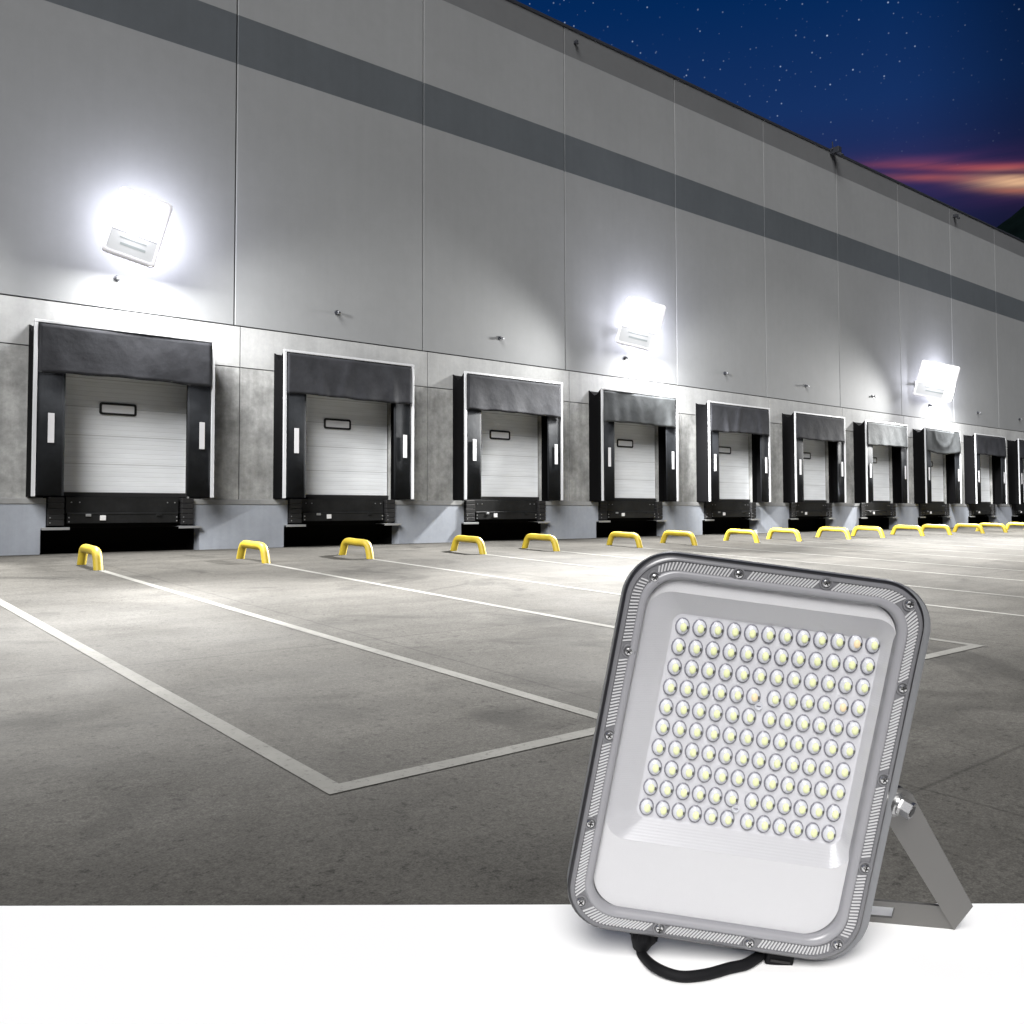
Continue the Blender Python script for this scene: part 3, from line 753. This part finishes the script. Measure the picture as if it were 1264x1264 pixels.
# arms: right one from the plate's end up to the pivot
piv = sk(Vector((hx + hw + .0045, .024, -.030)))
pv_w = (Matrix.Translation(T) @ MW.to_4x4()) @ piv
def arm(b, foot0, foot1, top, wid_top, m):
    # foot0/foot1: the two edge points at the fold, strip runs to the rounded end round top
    d_ = (top - (foot0 + foot1) / 2).normalized(); wv = (foot1 - foot0); wv = (wv - d_ * wv.dot(d_)).normalized()
    n_ = d_.cross(wv).normalized(); r_ = wid_top / 2
    outl = [foot0, foot1]
    for k in range(9):
        a = -PI / 2 + PI * k / 8; outl.append(top + wv * r_ * -math.sin(a) + d_ * r_ * math.cos(a))
    A = [b.bm.verts.new(x - n_ * .0014) for x in outl]; B_ = [b.bm.verts.new(x + n_ * .0014) for x in outl]; i_ = b.mi(m); n = len(outl)
    b.bm.faces.new(A[::-1]).material_index = i_; b.bm.faces.new(B_).material_index = i_
    for k in range(n): b.bm.faces.new((A[k], A[(k + 1) % n], B_[(k + 1) % n], B_[k])).material_index = i_
    return n_, wv, d_
f0 = Bw + wdir * 0.0; f1 = Bw + wdir * PWd + Vector((.010, -.009, .003))
A_n, A_w, A_d = arm(b, lw(Bw), lw(f1), piv, .036, M['bracket'])
pl = sk(Vector((hx - hw + .045, .052, -.05)))
arm(b, lw(Bw + dl * L_), lw(Bw + dl * L_ + wdir * PWd), pl + Vector((0, .006, 0)), .034, M['bracket'])
br = hb(b, 'mounting_bracket', xf=False)
# pivot bolt: rubber washer, steel washer, hex nut, stud
ax = Vector((1, 0, 0))
outd = (A_n if A_n.x > 0 else -A_n)
outd = (outd * .45 + Vector((1, -.25, 0)) * .55).normalized()
b = MB()
b.tube([piv - outd * .008, piv - outd * .002], .017, M['seal'], 18)
b.tube([piv - outd * .0005, piv + outd * .0035], .0150, M['screw'], 18)
b.tube([piv + outd * .0035, piv + outd * .006], .0120, M['screw'], 18)
b.tube([piv + outd * .006, piv + outd * .017], .0092, M['screw'], 6)
b.tube([piv + outd * .017, piv + outd * .0175], .0060, M['screw_dark'], 12)
hb(b, 'pivot_bolt', xf=False, smooth=True, angle=.5)

# ------------------------------------------------------------------ white bottom band, built as a table
fh = Vector((F.x, F.y, 0)).normalized(); rh = Vector((R.x, R.y, 0)).normalized()
far, near = 1.0875, .10
tb = empty('table', Vector((CAM.x, CAM.y, 0)) + fh * (far + near) / 2 + Vector((0, 0, gz(-18.5))))
tb.rotation_euler = (0, 0, math.atan2(rh.y, rh.x))
tag(tb, 'white bottom band built as a plain table carrying the large floodlight at the bottom of the photo', 'table')
hz0 = -tb.location.z; dD = (far - near) / 2
b = MB(); b.box(-1.0, 1.0, -dD, dD, TZ - .03 + hz0, TZ + hz0, M['tabletop'], .0012); b.build('tabletop', tb)
for sx_ in (-.95, .95):
    for sy in (-dD + .05, dD - .05):
        b = MB(); gl_ = -.03; b.box(sx_ - .025, sx_ + .025, sy - .025, sy + .025, gl_, TZ - .0305 + hz0, M['tableleg'], .003); b.build('leg', tb)
b = MB(); b.box(-.924, .924, dD - .06, dD - .04, TZ - .10 + hz0, TZ - .031 + hz0, M['tableleg']); b.box(-.924, .924, -dD + .04, -dD + .06, TZ - .10 + hz0, TZ - .031 + hz0, M['tableleg']); b.build('apron', tb)

# ------------------------------------------------------------------ light
ELV, AZ = 40.0, math.radians(39)      # direction the light travels (from behind the camera toward the wall)
s = bpy.data.lights.new('night_fill_sun', 'SUN'); s.energy = 5.1; s.angle = math.radians(34); s.color = (1.0, 0.985, 0.965)  # added, stands in for the general night exposure
so = bpy.data.objects.new('night_fill_sun', s); COL.objects.link(so)
e_ = math.radians(ELV); dirv = Vector((math.cos(e_) * math.cos(AZ), math.cos(e_) * math.sin(AZ), -math.sin(e_)))
so.rotation_euler = dirv.to_track_quat('-Z', 'Y').to_euler(); so.location = (0, -30, 30)

w = bpy.data.worlds.new('World'); sc.world = w; w.use_nodes = True; nt = w.node_tree
bg = nt.nodes['Background']
tc = N(nt, 'ShaderNodeTexCoord'); G = tc.outputs['Generated']
sx = N(nt, 'ShaderNodeSeparateXYZ'); nt.links.new(G, sx.inputs[0])
el = math_(nt, 'MULTIPLY', math_(nt, 'ARCSINE', sx.outputs['Z']), 180 / PI)
az = math_(nt, 'MULTIPLY', math_(nt, 'ARCTAN2', sx.outputs['Y'], sx.outputs['X']), 180 / PI)
elf = math_(nt, 'DIVIDE', el, 90.0)
sky = ramp(nt, elf, [(0.0, (.012, .018, .05)), (0.17, (.013, .016, .058)), (0.215, (.016, .026, .105)), (0.26, (.008, .032, .130)), (0.33, (.001, .022, .105)), (0.42, (.0, .014, .075)), (1.0, (.0, .008, .04))])
# darker to the right
azm = ramp(nt, math_(nt, 'DIVIDE', math_(nt, 'ADD', az, 180.0), 360.0), [(.5 + 12 / 360, .35), (.5 + 20 / 360, .45), (.5 + 26 / 360, .95), (.5 + 55 / 360, 1.0)])
sky = mul(nt, sky, azm)
mp = N(nt, 'ShaderNodeMapping'); mp.inputs['Scale'].default_value = (3, 3, 40); nt.links.new(G, mp.inputs['Vector'])
cn = noise(nt, mp.outputs['Vector'], 1.6, 5, .55, .3)
elp = math_(nt, 'SUBTRACT', el, math_(nt, 'MULTIPLY', math_(nt, 'SUBTRACT', az, 20.1), 0.17))
def band(e0, we, a0, wa, gain, p=2):
    de = math_(nt, 'DIVIDE', math_(nt, 'SUBTRACT', elp, e0), we); da = math_(nt, 'DIVIDE', math_(nt, 'SUBTRACT', az, a0), wa)
    r2 = math_(nt, 'ADD', math_(nt, 'MULTIPLY', de, de), math_(nt, 'MULTIPLY', da, da))
    return math_(nt, 'MULTIPLY', math_(nt, 'EXPONENT', math_(nt, 'MULTIPLY', r2, -1.0)), gain)
cl = [(band(18.0, 1.3, 21, 6.5, .45), (.10, .03, .12)), (band(18.55, .22, 22, 5.2, .85), (.42, .085, .09)), (band(18.85, .30, 25, 3.5, .30), (.22, .06, .14)), (band(17.95, .22, 23.8, 3.6, .75), (.40, .10, .10)),
      (band(17.80, .42, 20.4, 2.0, 1.0), (.85, .52, .30)), (band(17.35, .16, 20.6, 1.6, .7), (.45, .12, .08))]
nz = ramp(nt, cn, [(0.34, 0.35), (0.62, 1.15)])
tot = sky
for fac, colr in cl:
    n = N(nt, 'ShaderNodeMix', data_type='RGBA'); nt.links.new(math_(nt, 'MINIMUM', math_(nt, 'MULTIPLY', fac, nz), 1.0), n.inputs[0]); nt.links.new(tot, n.inputs[6]); n.inputs[7].default_value = (*colr, 1); tot = n.outputs[2]
# dark cloud gap
n = N(nt, 'ShaderNodeMix', data_type='RGBA'); nt.links.new(math_(nt, 'MINIMUM', band(18.27, .10, 18.5, 4.5, .75), 1.0), n.inputs[0]); nt.links.new(tot, n.inputs[6]); n.inputs[7].default_value = (.05, .008, .05, 1); tot = n.outputs[2]
# stars
for scl, thr, dens in ((95, .095, 3.5), (150, .15, 3.0), (45, .045, 5.0)):
    vn = N(nt, 'ShaderNodeTexVoronoi'); vn.inputs['Scale'].default_value = scl; nt.links.new(G, vn.inputs['Vector'])
    d_ = ramp(nt, vn.outputs['Distance'], [(0.0, 1.0), (thr, 0.0)])
    sc_ = N(nt, 'ShaderNodeSeparateColor'); nt.links.new(vn.outputs['Color'], sc_.inputs[0])
    br_ = math_(nt, 'POWER', sc_.outputs[0], dens)
    cluster = ramp(nt, noise(nt, G, 5.0, 3, .6), [(0.42, 0.12), (0.58, 1.0)])
    k_ = math_(nt, 'MULTIPLY', math_(nt, 'MULTIPLY', d_, br_), cluster)
    k_ = math_(nt, 'MULTIPLY', k_, ramp(nt, elf, [(0.20, 0.0), (0.25, 1.0)]))
    sr = N(nt, 'ShaderNodeMix', data_type='RGBA', blend_type='ADD'); nt.links.new(math_(nt, 'MULTIPLY', k_, 1.0), sr.inputs[0])
    sr.clamp_factor = True
    nt.links.new(tot, sr.inputs[6]); sr.inputs[7].default_value = (.65, .8, 1.0, 1); tot = sr.outputs[2]
nt.links.new(tot, bg.inputs['Color']); bg.inputs['Strength'].default_value = 1.0

vs = sc.view_settings; vs.view_transform = 'Standard'; vs.look = 'None'; vs.exposure = 0; vs.gamma = 1
sc.cycles.max_bounces = 8; sc.cycles.diffuse_bounces = 3; sc.cycles.use_denoising = True
sc.cycles.sample_clamp_indirect = 4.0
